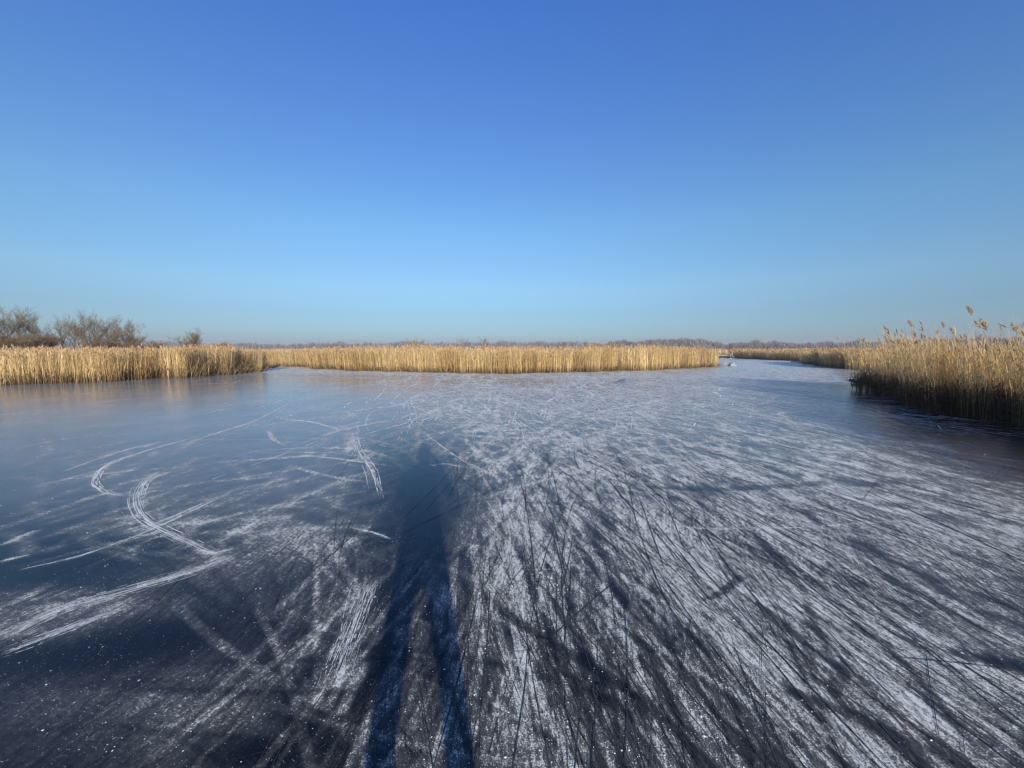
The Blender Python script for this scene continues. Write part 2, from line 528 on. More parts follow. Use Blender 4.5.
WHITE = [
    ([(62, 472), (95, 460), (130, 449), (172, 440)], 1.6, .9), ([(178, 446), (215, 434), (255, 422), (292, 402)], 1.8, .7),
    ([(92, 468), (150, 450), (200, 436)], 1.2, .45), ([(140, 452), (102, 467), (92, 484), (105, 493), (128, 496)], 1.8, .7),
    ([(170, 468), (150, 474), (134, 492), (136, 510), (146, 523), (180, 538), (205, 550), (228, 562)], 3.5, .55),
    ([(168, 472), (146, 482), (140, 505)], 2.0, .5), ([(150, 525), (178, 515), (215, 498)], 1.5, .5), ([(0, 546), (38, 530)], 2.2, .6),
    ([(0, 562), (30, 555)], 2, .5), ([(20, 570), (80, 557), (140, 535), (200, 508), (245, 484)], 1.6, .5),
    ([(0, 640), (50, 612), (120, 592), (190, 572), (235, 556)], 7, .55), ([(0, 655), (60, 632), (130, 606)], 5, .4),
    ([(197, 550), (214, 554), (234, 548)], 2.5, .8), ([(268, 430), (273, 440), (286, 446)], 1.6, .6), ([(280, 419), (312, 422), (340, 430)], 1.5, .6),
    ([(335, 432), (370, 424), (400, 419)], 2.6, .6), ([(300, 455), (345, 460), (392, 466)], 1.7, .6), ([(352, 430), (356, 450), (372, 470), (380, 500)], 4, .35),
    ([(200, 415), (230, 408)], 1.2, .5), ([(425, 467), (446, 464), (466, 468)], 3.2, .9), ([(350, 528), (375, 533), (392, 540)], 2.2, .7),
    ([(385, 372), (450, 378), (520, 381)], 1.2, .5), ([(290, 385), (330, 388)], 1.3, .7), ([(420, 430), (460, 460), (500, 478)], 2, .5),
    ([(480, 500), (520, 486), (590, 470), (640, 445)], 2.6, .5), 
    ([(486, 500), (498, 520), (514, 530)], 2, .7), ([(560, 420), (610, 410), (660, 400), (700, 396)], 2, .5), ([(630, 420), (660, 455), (700, 480), (760, 500)], 1.6, .5),
    ([(700, 410), (740, 435), (800, 450), (870, 455)], 2.2, .5), ([(720, 395), (770, 420), (850, 440), (910, 470)], 2, .5), ([(640, 520), (700, 530), (800, 528), (920, 520)], 1.6, .5),
     ([(372, 575), (352, 630), (330, 690)], 9, .5), 
    
    ([(150, 745), (220, 690), (270, 640), (300, 605)], 3, .5), ([(200, 760), (260, 700), (330, 620)], 2, .5),
    ([(800, 690), (830, 705), (870, 730), (900, 760)], 2.5, .6), ([(860, 590), (920, 600), (1010, 612)], 2, .4),
]
DARK = [
    ([(262, 500), (300, 515), (345, 530), (385, 545)], 6, -.85), ([(300, 495), (340, 512), (390, 530)], 5, -.7), ([(470, 560), (500, 525), (525, 497), (560, 470)], 1.3, -.8),
    ([(430, 590), (445, 565), (470, 545)], 2.2, -.9), ([(490, 600), (530, 632), (585, 662), (650, 705), (710, 768)], 6, -.9), ([(600, 655), (640, 690), (690, 740)], 3, -.8),
    ([(780, 688), (820, 702), (870, 722), (930, 757)], 7, -.9), ([(640, 486), (700, 490), (760, 488), (828, 483)], 4, -.8), ([(700, 600), (722, 594), (742, 575)], 3, -.9),
    ([(310, 700), (345, 660), (370, 610), (385, 580)], 1.4, -.9), ([(300, 705), (330, 718), (350, 720)], 3, -.8), ([(0, 608), (60, 600), (130, 590), (200, 575)], 2, -.85),
    ([(50, 645), (100, 605), (122, 560)], 1.0, -.6), ([(415, 575), (425, 610), (440, 660), (460, 720), (475, 768)], 4, -.75), ([(395, 575), (385, 650), (370, 768)], 6, -.5),  # closing pair paints the photographer's leg shadows as dark trails
    ([(545, 640), (550, 700), (545, 768)], 2, -.6), ([(590, 520), (595, 580), (585, 640), (575, 720)], 8, -.4), ([(470, 600), (440, 640), (400, 700)], 1.5, -.5),
    ([(745, 520), (765, 545), (800, 580), (820, 640), (870, 720)], 2.4, -.7), ([(850, 520), (880, 560), (930, 600), (1000, 640)], 3, -.6), ([(780, 500), (850, 540), (930, 580), (1020, 610)], 1.5, -.6),
    ([(950, 650), (990, 662), (1024, 668)], 5, -.8), ([(500, 500), (560, 505), (620, 498)], 1.4, -.6), ([(560, 545), (600, 525), (650, 515)], 1.2, -.6), ([(615, 385), (627, 378), (640, 388)], 2, -.5),
    ([(636, 400), (632, 410), (630, 418)], 2.5, -.8), ([(640, 620), (680, 660), (720, 720), (740, 768)], 1.6, -.7), ([(770, 610), (800, 670), (840, 740)], 1.4, -.7), ([(880, 640), (930, 690), (990, 768)], 2, -.7),
    ([(480, 540), (520, 560), (590, 575), (640, 570)], 1.2, -.6),
]
for c, wp_, v in WHITE: mark(c, wp_ * 1.2, v * .75, 1.1)
for c, wp_, v in DARK: mark(c, wp_ * .85, v * .95, .7)
for k in range(420):         # faint scuffs over the clear ice on the left
    a_, b_ = rng.uniform(0, 430), rng.uniform(385, 560)
    x, y = ground(a_, b_)
    p = arc((x, y), rng.normal(.6, .9), rng.uniform(.3, 1.8) * (.6 + .08 * y), rng.normal(0, .4))
    stroke(p, rng.uniform(.008, .06) * max(1, y / 8), rng.uniform(.08, .38), 1.0)
# frost cut along the right bank to darken it as reflection and shade
e = np.array(right_edge); bank_d = np.full(VX.shape, 9.0)
for a, b in zip(e[:-1], e[1:]):
    d = b - a
    t_ = np.clip(((VX - a[0]) * d[0] + (VY - a[1]) * d[1]) / (d @ d), 0, 1)
    bank_d = np.minimum(bank_d, np.hypot(VX - a[0] - t_ * d[0], VY - a[1] - t_ * d[1]))
frost *= np.clip((bank_d - .7) / 3.0, 0.03, 1)
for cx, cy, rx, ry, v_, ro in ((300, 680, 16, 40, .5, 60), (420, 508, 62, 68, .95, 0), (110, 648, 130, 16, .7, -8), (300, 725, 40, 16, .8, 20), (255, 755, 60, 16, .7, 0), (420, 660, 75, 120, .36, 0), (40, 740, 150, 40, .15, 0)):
    blob(cx, cy, rx, ry, v_, ro, 'cut', 1.6)  # patch round the photographer's shadow hides the torso and softens the legs
# gritty, uneven powder: every grain patch holds a different amount
frost *= np.exp(rng.normal(0, .2, frost.shape))
frost = np.clip(frost, 0, 1)

idx = np.arange(NR * NA).reshape(NR, NA)
a0 = idx[:-1, :]; a1 = idx[1:, :]
b0 = np.roll(a0, -1, 1); b1 = np.roll(a1, -1, 1)
quads = np.stack([a0, b0, b1, a1], -1).reshape(-1, 4)[:, ::-1]
cen = NR * NA
fan = np.stack([np.full(NA, cen), idx[0], np.roll(idx[0], -1)], -1)[:, ::-1]
V = np.concatenate([np.stack([VX, VY, np.zeros_like(VX)], -1).reshape(-1, 3), [[0, 0, 0]]])
# cloudy bubbles frozen in the ice away from the black-ice patch in the foreground
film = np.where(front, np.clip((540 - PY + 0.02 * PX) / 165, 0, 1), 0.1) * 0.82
film *= 1 - .97 * np.exp(-(((PX - 420) / 75) ** 2 + ((PY - 492) / 75) ** 2) ** 2) * front  # clear patch widened so the cast torso shadow vanishes into it
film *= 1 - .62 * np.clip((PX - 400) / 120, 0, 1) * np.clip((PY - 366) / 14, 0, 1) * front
film = np.where(bank_d < 3, film * np.clip(bank_d / 3, 0, 1), film)  # bubbles thinned too, darkening the bank strip as shade and reflection
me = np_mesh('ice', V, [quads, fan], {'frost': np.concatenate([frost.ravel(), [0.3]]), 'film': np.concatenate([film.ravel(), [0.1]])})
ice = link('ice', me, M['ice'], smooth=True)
tag(ice, kind='structure')

# thin skate cuts and powder lines lying in the surface
def frost_at(x, y):
    r, a = math.hypot(x, y), math.atan2(x, y)
    if abs(a) > R(67) or r < 0.7 or r > 70: return 0.0
    return frost[min(NR - 1, int(math.log(r / 0.6) / LR)), min(nfront - 1, int((a + R(68)) / R(.24)))]

def ribbons(paths, widths, zs, gap=0.0):
    vs, fs, n = [], [], 0
    for p, wd, z in zip(paths, widths, zs):
        d = np.gradient(p, axis=0)
        d /= np.linalg.norm(d, axis=1)[:, None] + 1e-9
        nr = np.stack([d[:, 1], -d[:, 0]], 1)
        k = len(p)
        ta = np.minimum(1, 4 * np.minimum(np.linspace(0, 1, k), np.linspace(1, 0, k)) + 0.05)[:, None] * wd * 0.5
        ta = ta * rng.uniform(.45, 1.3, (k, 1)) if gap else ta
        q = np.empty((k * 2, 3))
        q[0::2, :2] = p + nr * ta; q[1::2, :2] = p - nr * ta
        q[:, 2] = z
        vs.append(q)
        i = np.arange(k - 1) * 2 + n
        if gap: i = i[rng.random(k - 1) > gap]
        fs.append(np.stack([i, i + 1, i + 3, i + 2], 1))
        n += 2 * k
    return np.concatenate(vs), [np.concatenate(fs)]

def cuts(families, dark, near=False):
    """families of nearly parallel blade lines"""
    ps, ws, zs = [], [], []
    made = 0
    while made < families:
        x, y = rand_pos(1.2, 30)
        fr = frost_at(x, y)
        if dark and (fr < 0.14 or frost_at(x, y - .7) < .1): continue
        if not dark and fr < 0.04 and rng.random() < .75: continue
        if not dark and ((y < 8.5) != near or fr < .08): continue
        made += 1
        if dark and y > 6.5: continue
        wide = y > 6 and not dark and rng.random() < .6
        h0 = rng.uniform(-1.57, 1.57) if wide else math.pi + rng.normal(-.10 - .035 * max(x, -2), .24 if rng.random() < .88 else .8)
        c0 = rng.normal(0, .35) if wide else rng.normal(-.02, 0.09)
        L0 = rng.uniform(0.5, 2.8) * (0.6 + 0.12 * y)
        m = 1 + rng.poisson(.9 if dark else 3.0)
        spread = rng.uniform(.01, .09) * (.6 + .15 * y)
        for _ in range(m):
            a = np.array([x, y]) + rng.normal(0, spread, 2) + np.array([math.sin(h0), math.cos(h0)]) * rng.normal(0, L0 * .2)
            ps.append(arc(a, h0 + rng.normal(0, .05), L0 * rng.uniform(.4, 1.1), c0 + rng.normal(0, .04), 21))
            base = rng.lognormal(-6.05, .55) if dark else (rng.lognormal(-6.75, .4) if near else rng.lognormal(-6.1, .45))
            ws.append(base * max(1, y / 2.6) ** (0.9 if dark or y < 6 else 1.05))
            zs.append(rng.uniform(0.0015, 0.0042))
    return ps, ws, zs

def chart_path(c, n=28, jit=0.0):
    p = np.array([ground(a, b) for a, b in c])
    tt = np.linspace(0, len(p) - 1, n)
    p = np.column_stack([np.interp(tt, range(len(p)), p[:, i]) for i in (0, 1)])
    for _ in range(5): p[1:-1] = (p[:-2] + p[1:-1] * 2 + p[2:]) / 4
    return p

def bundle(marks, ps, ws, zs, lines, wmax):
    """each mark one can make out is a bundle of fine lines"""
    for c, wp_, _ in marks:
        p0 = chart_path(c)
        dist = np.hypot(p0[:, 0], p0[:, 1])
        d = np.gradient(p0, axis=0); d /= np.linalg.norm(d, axis=1)[:, None] + 1e-9
        nr = np.stack([d[:, 1], -d[:, 0]], 1)
        for _ in range(int(lines + wp_ * lines * .45)):
            o_ = rng.normal(0, .55) * wp_ * (dist / F) * (1 + .4 * np.sin(np.linspace(0, rng.uniform(2, 6), len(p0)) + rng.uniform(0, 6)))
            a, b = sorted(rng.uniform(0, 1, 2))
            if b - a < .25: a, b = 0, 1
            i0_, i1_ = int(a * 27), max(int(a * 27) + 5, int(b * 27) + 1)
            p = (p0 + nr * o_[:, None])[i0_:i1_]
            if len(p) < 4: continue
            ps.append(p); ws.append(rng.uniform(.35, 1.0) * wmax * dist.mean() / F); zs.append(rng.uniform(.0043, .0062))

ps, ws, zs = cuts(1000, True)
v, f = ribbons(ps, ws, zs, .03)
o = link('skate_cuts', np_mesh('skate_cuts', v, f), M['groove'], ice); tag(o, kind='stuff')
ps, ws, zs = cuts(1500, False)
bundle([m for m in WHITE if np.mean([q[0] for q in m[0]]) < 400 and np.mean([q[1] for q in m[0]]) < 640], ps, ws, zs, 9, .55)
bundle([m for m in WHITE if np.mean([q[0] for q in m[0]]) >= 400 and np.mean([q[1] for q in m[0]]) < 540], ps, ws, zs, 5, .45)
v, f = ribbons(ps, ws, zs, .45)
o = link('powder_lines', np_mesh('powder_lines', v, f), M['line'], ice); tag(o, kind='stuff')

def smooth_rand(x, seed, scale):
    r2 = np.random.default_rng(seed)
    t = r2.random(4096)
    u = np.asarray(x) / scale + 1000
    i = np.floor(u).astype(int); f_ = u - i
    f_ = f_ * f_ * (3 - 2 * f_)
    return t[i % 4096] * (1 - f_) + t[(i + 1) % 4096] * f_

# crumbs of scraped ice
def crumbs(P, size, flat=0.6):
    n = len(P)
    base = np.array([[1, 0, 0], [0, 1, 0], [-1, 0, 0], [0, -1, 0], [0, 0, 1.0]])
    jit = rng.uniform(0.55, 1.3, (n, 5, 1))
    a = rng.uniform(0, 6.28, n)
    c, s = np.cos(a)[:, None], np.sin(a)[:, None]
    q = base[None] * jit * size[:, None, None]
    q[:, :, 0] *= rng.uniform(.6, 1.6, (n, 1))
    x = q[:, :, 0] * c - q[:, :, 1] * s
    y = q[:, :, 0] * s + q[:, :, 1] * c
    z = q[:, :, 2] * flat
    vv = np.stack([x + P[:, :1], y + P[:, 1:2], z + 0.001], -1).reshape(-1, 3)
    o_ = (np.arange(n) * 5)[:, None]
    fs = [np.concatenate([o_ + np.array([[i, (i + 1) % 4, 4]]) for i in range(4)])]
    return vv, fs

pts, siz = [], []
while len(pts) < 20000:
    r = math.exp(rng.uniform(math.log(1.3), math.log(11)))
    a = rng.uniform(R(-57), R(58))
    x, y = r * math.sin(a), r * math.cos(a)
    if y < 0.9: continue
    fr = frost_at(x, y)
    if rng.random() > 0.02 + 0.98 * min(1, fr * 1.3): continue
    pts.append((x, y)); siz.append(rng.lognormal(-6.55, 0.5) * max(1, r / 3.5) ** .7)
while len(pts) < 24500:      # loose grains thrown over the black ice in the left foreground
    x, y = rng.uniform(-3.2, .2), rng.uniform(1.1, 3.4)
    if rng.random() > smooth_rand(np.array([x * 1.3 + y]), 90, .35)[0] ** 1.5: continue
    pts.append((x, y)); siz.append(rng.lognormal(-7.1, .6))
v, f = crumbs(np.array(pts), np.array(siz))
o = link('ice_crumbs', np_mesh('ice_crumbs', v, f), M['powder'], ice); tag(o, kind='stuff')

# ------------------------------------------------------------------ reeds
def edge_points(edge, n, dmin, dmax, inward, power=1.0, wobble=1.0):
    """n points along an edge polyline, set back by dmin..dmax along the inward vector field (left normal * inward)"""
    e = np.array(edge, float)
    d = np.diff(e, axis=0); L = np.hypot(d[:, 0], d[:, 1])
    cum = np.concatenate([[0], np.cumsum(L)])
    s = rng.uniform(0, cum[-1], n)
    k = np.clip(np.searchsorted(cum, s) - 1, 0, len(L) - 1)
    t = (s - cum[k]) / L[k]
    p = e[k] + d[k] * t[:, None]
    # smoothed normals
    nv = np.stack([-d[:, 1], d[:, 0]], 1) / L[:, None] * inward
    vn = np.vstack([nv[:1], (nv[:-1] + nv[1:]), nv[-1:]])
    vn /= np.linalg.norm(vn, axis=1)[:, None]
    nn = vn[k] * (1 - t)[:, None] + vn[k + 1] * t[:, None]
    back = dmin + (dmax - dmin) * rng.random(n) ** power
    wob = wobble * (smooth_rand(s, 5, 0.9) - .5) * 0.9 + (smooth_rand(s, 6, 0.3) - .5) * 0.35
    return p + nn * (back + wob * (1 if dmin < .5 else 0))[:, None], nn, s, back

def reed_mesh(P, H, lean, width, leaves=3, plume=1.0, leaf_len=0.42, tone=None, leaf_w=0.014, droop=None):
    n = len(P)
    tone = rng.random(n) if tone is None else tone
    V, T, K, U, Q, TR = [], [], [], [], [], []
    off = 0
    def P_at(t):
        t = np.asarray(t)
        xy = P + lean * (t ** 1.8)[:, None]
        return np.column_stack([xy, H * t * (1 - 0.06 * t) - 0.05])
    a = rng.uniform(0, math.pi, n)
    side = np.column_stack([np.cos(a), np.sin(a), np.zeros(n)])
    ts = (0.0, 0.4, 0.75, 1.0)
    blk = np.empty((n, 8, 3)); up = np.empty((n, 8))
    for i, t in enumerate(ts):
        c = P_at(np.full(n, t)); ww = (width * (1 - 0.55 * t))[:, None] * side * .5
        blk[:, 2 * i] = c - ww; blk[:, 2 * i + 1] = c + ww; up[:, 2 * i:2 * i + 2] = t
    V.append(blk.reshape(-1, 3)); U.append(up.ravel()); T.append(np.repeat(tone, 8)); K.append(np.zeros(n * 8))
    o_ = (np.arange(n) * 8)[:, None]
    for i in range(3):
        Q.append(o_ + np.array([[2 * i, 2 * i + 1, 2 * i + 3, 2 * i + 2]]))
    off = n * 8
    for l in range(leaves):
        t0 = rng.uniform(0.18, 0.92, n)
        q0 = P_at(t0)
        b = rng.uniform(0, 2 * math.pi, n)
        L = leaf_len * rng.uniform(.5, 1.2, n)
        out = np.column_stack([np.cos(b), np.sin(b), np.zeros(n)])
        zz = np.array([0, 0, 1.0])
        el = rng.uniform(0.2, 1.25, n)
        q1 = q0 + (out * np.cos(el)[:, None] + zz * np.sin(el)[:, None]) * (L * .55)[:, None]
        e2 = el - rng.uniform(0.3, 1.9, n)
        q2 = q1 + (out * np.cos(e2)[:, None] + zz * np.sin(e2)[:, None]) * (L * .45)[:, None]
        sd = np.column_stack([-np.sin(b), np.cos(b), np.zeros(n)]) * (leaf_w * .5 * rng.uniform(.6, 1.2, n))[:, None]
        blk = np.stack([q0 - sd * .6, q0 + sd * .6, q1 - sd, q1 + sd, q2], 1)
        V.append(blk.reshape(-1, 3)); U.append(np.repeat(t0, 5)); T.append(np.repeat(np.clip(tone + rng.normal(0, .2, n), 0, 1), 5)); K.append(np.full(n * 5, 0.4))
        o_ = off + (np.arange(n) * 5)[:, None]
        Q.append(o_ + np.array([[0, 1, 3, 2]])); TR.append(o_ + np.array([[2, 3, 4]]))
        off += n * 5
    has = np.nonzero(rng.random(n) < plume)[0]
    m = len(has)
    if m:
        top = P_at(np.ones(n))[has]
        ln = lean[has]; wl = rng.normal(0, .35, (m, 2)) + np.array([-0.5, 0.25])
        wl /= np.linalg.norm(wl, axis=1)[:, None]
        for l in range(3):
            L = rng.uniform(.10, .24, m)
            dirv = np.column_stack([wl * rng.uniform(.15, .7, (m, 1)) + rng.normal(0, .16, (m, 2)), rng.uniform(.5, 1.0, m)])
            dirv /= np.linalg.norm(dirv, axis=1)[:, None]
            q0 = top - dirv * .03; q2 = top + dirv * L[:, None]; q2[:, 2] -= L * .15
            mid = (q0 + q2) / 2
            b = rng.uniform(0, math.pi, m)
            sd = np.column_stack([np.cos(b), np.sin(b), np.zeros(m)]) * (np.maximum(rng.uniform(.010, .022, m), width[has] * 1.1))[:, None]
            blk = np.stack([q0, mid - sd, q2, mid + sd], 1)
            V.append(blk.reshape(-1, 3)); U.append(np.ones(m * 4)); T.append(np.repeat(tone[has], 4)); K.append(np.full(m * 4, 1.0))
            Q.append(off + (np.arange(m) * 4)[:, None] + np.array([[0, 1, 2, 3]]))
            off += m * 4
    faces = [np.concatenate(Q)]
    if TR: faces.append(np.concatenate(TR))
    return np.concatenate(V), faces, {'tone': np.concatenate(T), 'part': np.concatenate(K), 'up': np.concatenate(U)}

def merge(parts):
    V, Fq, Ft, A, off = [], [], [], {}, 0
    for v, fs, at in parts:
        V.append(v)
        for f_ in fs:
            (Fq if f_.shape[1] == 4 else Ft).append(f_ + off)
        for k, x in at.items(): A.setdefault(k, []).append(x)
        off += len(v)
    fs = [np.concatenate(Fq)] + ([np.concatenate(Ft)] if Ft else [])
    return np.concatenate(V), fs, {k: np.concatenate(x) for k, x in A.items()}

def bed(name, parts, label, cat='reeds', mat='reed', group=None):
    v, f, a = merge(parts)
    o = link(name, np_mesh(name, v, f, a), M[mat])
    tag(o, label, cat, group, 'stuff')
    return o

def clumpy_tone(P, base=.5, amp=.8):
    x = P[:, 0] * .8 + P[:, 1] * .6
    s1 = smooth_rand(x, 21, 0.9); s2 = smooth_rand(P[:, 0] - P[:, 1], 22, 0.23)
    return np.clip(base + amp * (s1 - .5) + amp * (s2 - .5) + rng.normal(0, .22, len(P)), 0, 1)

def front_band(edge, inward, n, depth, h, width, out_lean, leaves=3, plume=.5, seed=0, leaf_len=.4, hvar=.10, dmin=0.0, leaf_w=.014, tonebase=.5, wob=1.0, roll=1.0, hmul=None, sag=0.0):
    P, nn, s, back = edge_points(edge, n, dmin, depth, inward, 1.25, wob)
    hv = h * (1 if hmul is None else hmul(P)) * (1 + (smooth_rand(s, 40 + seed, 2.3) - .5) * .26 * roll + (smooth_rand(s, 41 + seed, .5) - .5) * .16 * roll + rng.normal(0, hvar, n) * .6)
    hv = hv * (1 - sag * np.clip(back / 2.0, 0, 1))
    close = np.exp(-back / .6)[:, None]
    lean = -nn * out_lean * close * rng.uniform(.2, 1.4, (n, 1)) + rng.normal(0, .10, (n, 2)) + np.array([-.05, .03])
    wd = width * rng.uniform(.7, 1.4, n)
    return reed_mesh(P, hv, lean, wd, leaves, plume, leaf_len, clumpy_tone(P, tonebase), leaf_w)

# right bed (nearest)
parts = [
    front_band(right_edge, -1, 4300, 2.4, 1.93, .009, .36, 3, .12, 1, .44, leaf_w=.014, hvar=.17, roll=.55, sag=.2, wob=.9, tonebase=.6),
    front_band(right_edge, -1, 1500, 7.5, 1.6, .012, .05, 2, .3, 2, .42, dmin=2.0, leaf_w=.016, hvar=.16, tonebase=.6),
]
rb = bed('reed_bed', parts, 'tall dry golden reed bed leaning over dark shade at the right edge', mat='shore_reed')
low = [front_band(right_edge, -1, 5000, 1.8, .62, .012, .12, 4, .0, 3, .40, hvar=.3, leaf_w=.02, tonebase=.35, wob=1.2)]  # short dark stalks added so the bed's foot reads as shaded
v, f, a = merge(low)
tag(link('shade_stalks', np_mesh('shade_stalks', v, f, a), M['shade_reed'], rb), kind='stuff')
# left bed
parts = [
    front_band(left_edge, 1, 9500, 2.6, 1.56, .014, .14, 2, .22, 4, .40, leaf_w=.02, hvar=.15, wob=1.5),
    front_band(left_edge, 1, 5200, 14, 1.62, .024, .0, 1, .3, 5, .40, dmin=2.4, leaf_w=.03),
    front_band(left_edge, 1, 900, .6, .6, .012, .5, 2, .0, 6, .35, hvar=.4, leaf_w=.018, tonebase=.1),
    front_band(left_edge, 1, 400, .2, .9, .012, .6, 1, .0, 16, .35, hvar=.5, dmin=-.9, leaf_w=.02),
]
lb = bed('reed_bed', parts, 'golden reed bed along the left shore below bare trees')
tip = [left_edge[-3], left_edge[-2], left_edge[-1], (-19.2, 31.5)]
v, f, a = merge([front_band(tip, 1, 900, 1.6, 1.25, .016, .2, 2, .1, 17, .4, hvar=.3, leaf_w=.022, tonebase=.7), front_band(left_edge, 1, 2600, .9, .50, .016, .25, 2, .0, 13, .35, hvar=.5, leaf_w=.022, tonebase=.2)])  # dark stalks put shade into the tip and along the foot
tag(link('shade_stalks', np_mesh('shade_stalks', v, f, a), M['shade_reed'], lb), kind='stuff')
# middle bed: lower towards its left end
mid_h = lambda P: np.clip(.80 + (P[:, 0] + 22) * .016, .78, 1.0)
parts = [
    front_band(mid_edge, 1, 12500, 2.8, 1.57, .016, .10, 2, .25, 7, .40, leaf_w=.022, hvar=.17, wob=1.7, hmul=mid_h),
    front_band(mid_edge, 1, 500, .2, .9, .014, .5, 1, .0, 15, .35, hvar=.5, dmin=-.9, leaf_w=.02),
    front_band(mid_edge, 1, 6500, 16, 1.55, .030, .0, 1, .3, 8, .40, dmin=2.6, leaf_w=.034, hmul=mid_h),
]
mb = bed('reed_bed', parts, 'long golden reed bed across the middle, facing the frosty ice')
v, f, a = merge([front_band(mid_edge, 1, 2600, .7, .30, .018, .2, 1, .0, 14, .3, hvar=.5, leaf_w=.022, tonebase=.2)])  # low dark stalks standing in for shade at the foot
tag(link('shade_stalks', np_mesh('shade_stalks', v, f, a), M['shade_reed'], mb), kind='stuff')
# second bed on the right and the far one
parts = [
    front_band(second_edge, -1, 3600, 2.6, 1.42, .022, .22, 2, .3, 9, .45, leaf_w=.03),
    front_band(second_edge, -1, 2400, 10, 1.45, .036, .0, 1, .3, 10, .4, dmin=2.4, leaf_w=.04),
]
bed('reed_bed', parts, 'small reed bed jutting into the channel just left of the near right reeds')
parts = [
    front_band(far_edge, -1, 3600, 3.5, 1.36, .034, .25, 1, .3, 11, .5, leaf_w=.045),
    front_band(far_edge, -1, 2000, 14, 1.4, .05, .0, 1, .3, 12, .5, dmin=3, leaf_w=.06),
]
bed('reed_bed', parts, 'low far reed bank across the channel beyond the skater in red')
# reeds covering the land behind
n = 9000
P = np.column_stack([rng.uniform(-95, 130, n), 46 + 120 * rng.random(n) ** 1.4])
keep = ~((P[:, 0] > 15) & (P[:, 0] < 95) & (P[:, 1] < 92)) & ~((P[:, 0] < -40) & (P[:, 1] < 60))
keep &= ~((P[:, 0] > -45) & (P[:, 0] < 20) & (P[:, 1] < 50))
P = P[keep]; n = len(P)
parts = [reed_mesh(P, 1.45 * rng.uniform(.8, 1.1, n), rng.normal(0, .1, (n, 2)), .10 * rng.uniform(.6, 1.4, n), 1, .3, .5, clumpy_tone(P), .09)]
bed('reed_plain', parts, 'pale reed land stretching behind the beds to the far wood')

# ------------------------------------------------------------------ standing plumes on the right bed
def plume_mesh(seed, size):
    r2 = np.random.default_rng(seed)
    vs, fs = [], []
    for k in range(150):
        t = r2.random() ** .8
        spread = math.sin(math.pi * min(1, t * .9 + .08)) * .30
        c = np.array([-.35 * t * t, .1 * t, t * .9]) * size
        b = r2.uniform(0, 6.28)
        d = np.array([math.cos(b) * spread - .18, math.sin(b) * spread, r2.uniform(.05, .4) - .2 * t]) * size * r2.uniform(.4, .9)
        sd = np.cross(d, r2.normal(size=3)); sd *= .022 * size / (np.linalg.norm(sd) + 1e-9) * r2.uniform(.6, 1.4)
        i = len(vs)
        vs += [c - sd * .4, c + d * .5 - sd, c + d, c + d * .5 + sd]
        fs.append((i, i + 1, i + 2, i + 3))
    n = len(vs)
    return np_mesh('plume', np.array(vs), [np.array(fs)], {'tone': np.repeat(r2.random(n // 4), 4), 'part': np.ones(n), 'up': np.ones(n)})

def stem_mesh(h, lean, wd):
    vs, fs = [], []
    for i in range(7):
        t = i / 6
        c = np.array([lean[0] * t ** 1.8, lean[1] * t ** 1.8, h * t])
        for k in range(4):
            a = k * math.pi / 2
            vs.append(c + np.array([math.cos(a), math.sin(a), 0]) * wd * (1 - .5 * t) * .5)
    for i in range(6):
        for k in range(4):
            a, b = i * 4 + k, i * 4 + (k + 1) % 4
            fs.append((a, b, b + 4, a + 4))
    n = len(vs)
    return np_mesh('stem', np.array(vs), [np.array(fs)], {'tone': np.full(n, .6), 'part': np.zeros(n), 'up': np.repeat(np.linspace(0, 1, 7), 4)})

# chart x, chart y of the plume's foot, distance, plume size
STALKS = [
    (912, 327, 12.0, .26, 'single upright brown reed plume left of the taller nodding plumes'),
    (944, 329, 11.0, .22, 'dark nodding reed plume between the upright plume and the highest one'),
    (972, 316, 9.6, .26, 'highest reed plume of the right bed, nodding left against the sky'),
    (980, 330, 9.6, .24, 'small reed plume just left of the fluffy broad plume'),
    (987, 331, 9.2, .32, 'broad fluffy grey reed plume below the highest plume'),
    (886, 331, 13.5, .20, 'thin reed plume furthest left above the right bed'),
    (1016, 333, 8.8, .24, 'pale reed plume at the extreme right edge of the picture'),
    (954, 335, 10.6, .22, 'low dark reed plume close above the golden right bed'),
]
for i, (px, py, d, sz, lab) in enumerate(STALKS):
    u, vv = (px - 512) / F, (384 - py) / F
    t = d / (CP + vv * SP_)
    tip = np.array([u * t, d, EYE + (-SP_ + vv * CP) * t])
    lean = np.array([-.12 - .05 * (i % 3), .05])
    root = empty('reed_stalk', (tip[0] - lean[0], tip[1] - lean[1], 0.05))
    tag(root, lab, 'reed', 'reed plumes rising above the right bed')
    link('stem', stem_mesh(tip[2] - .05, lean, .011), M['reed'], root)
    p_ = link('plume', plume_mesh(300 + i, sz), M['reed'], root)
    p_.location = (lean[0], lean[1], tip[2] - .05)
    p_.rotation_euler = (0, 0, rng.uniform(-.5, .5))

# ------------------------------------------------------------------ bare trees
def tube(vs, fs, a, b, ra, rb, k=5):
    d = b - a
    L = np.linalg.norm(d)
    if L < 1e-6: return
    d = d / L
    x = np.cross(d, [0.31, .92, .23]); x /= np.linalg.norm(x)
    y = np.cross(d, x)
    i = len(vs)
    for c, r in ((a, ra), (b, rb)):
        for q in range(k):
            t = 2 * math.pi * q / k
            vs.append(c + (x * math.cos(t) + y * math.sin(t)) * r)
    for q in range(k):
        fs.append((i + q, i + (q + 1) % k, i + k + (q + 1) % k, i + k + q))

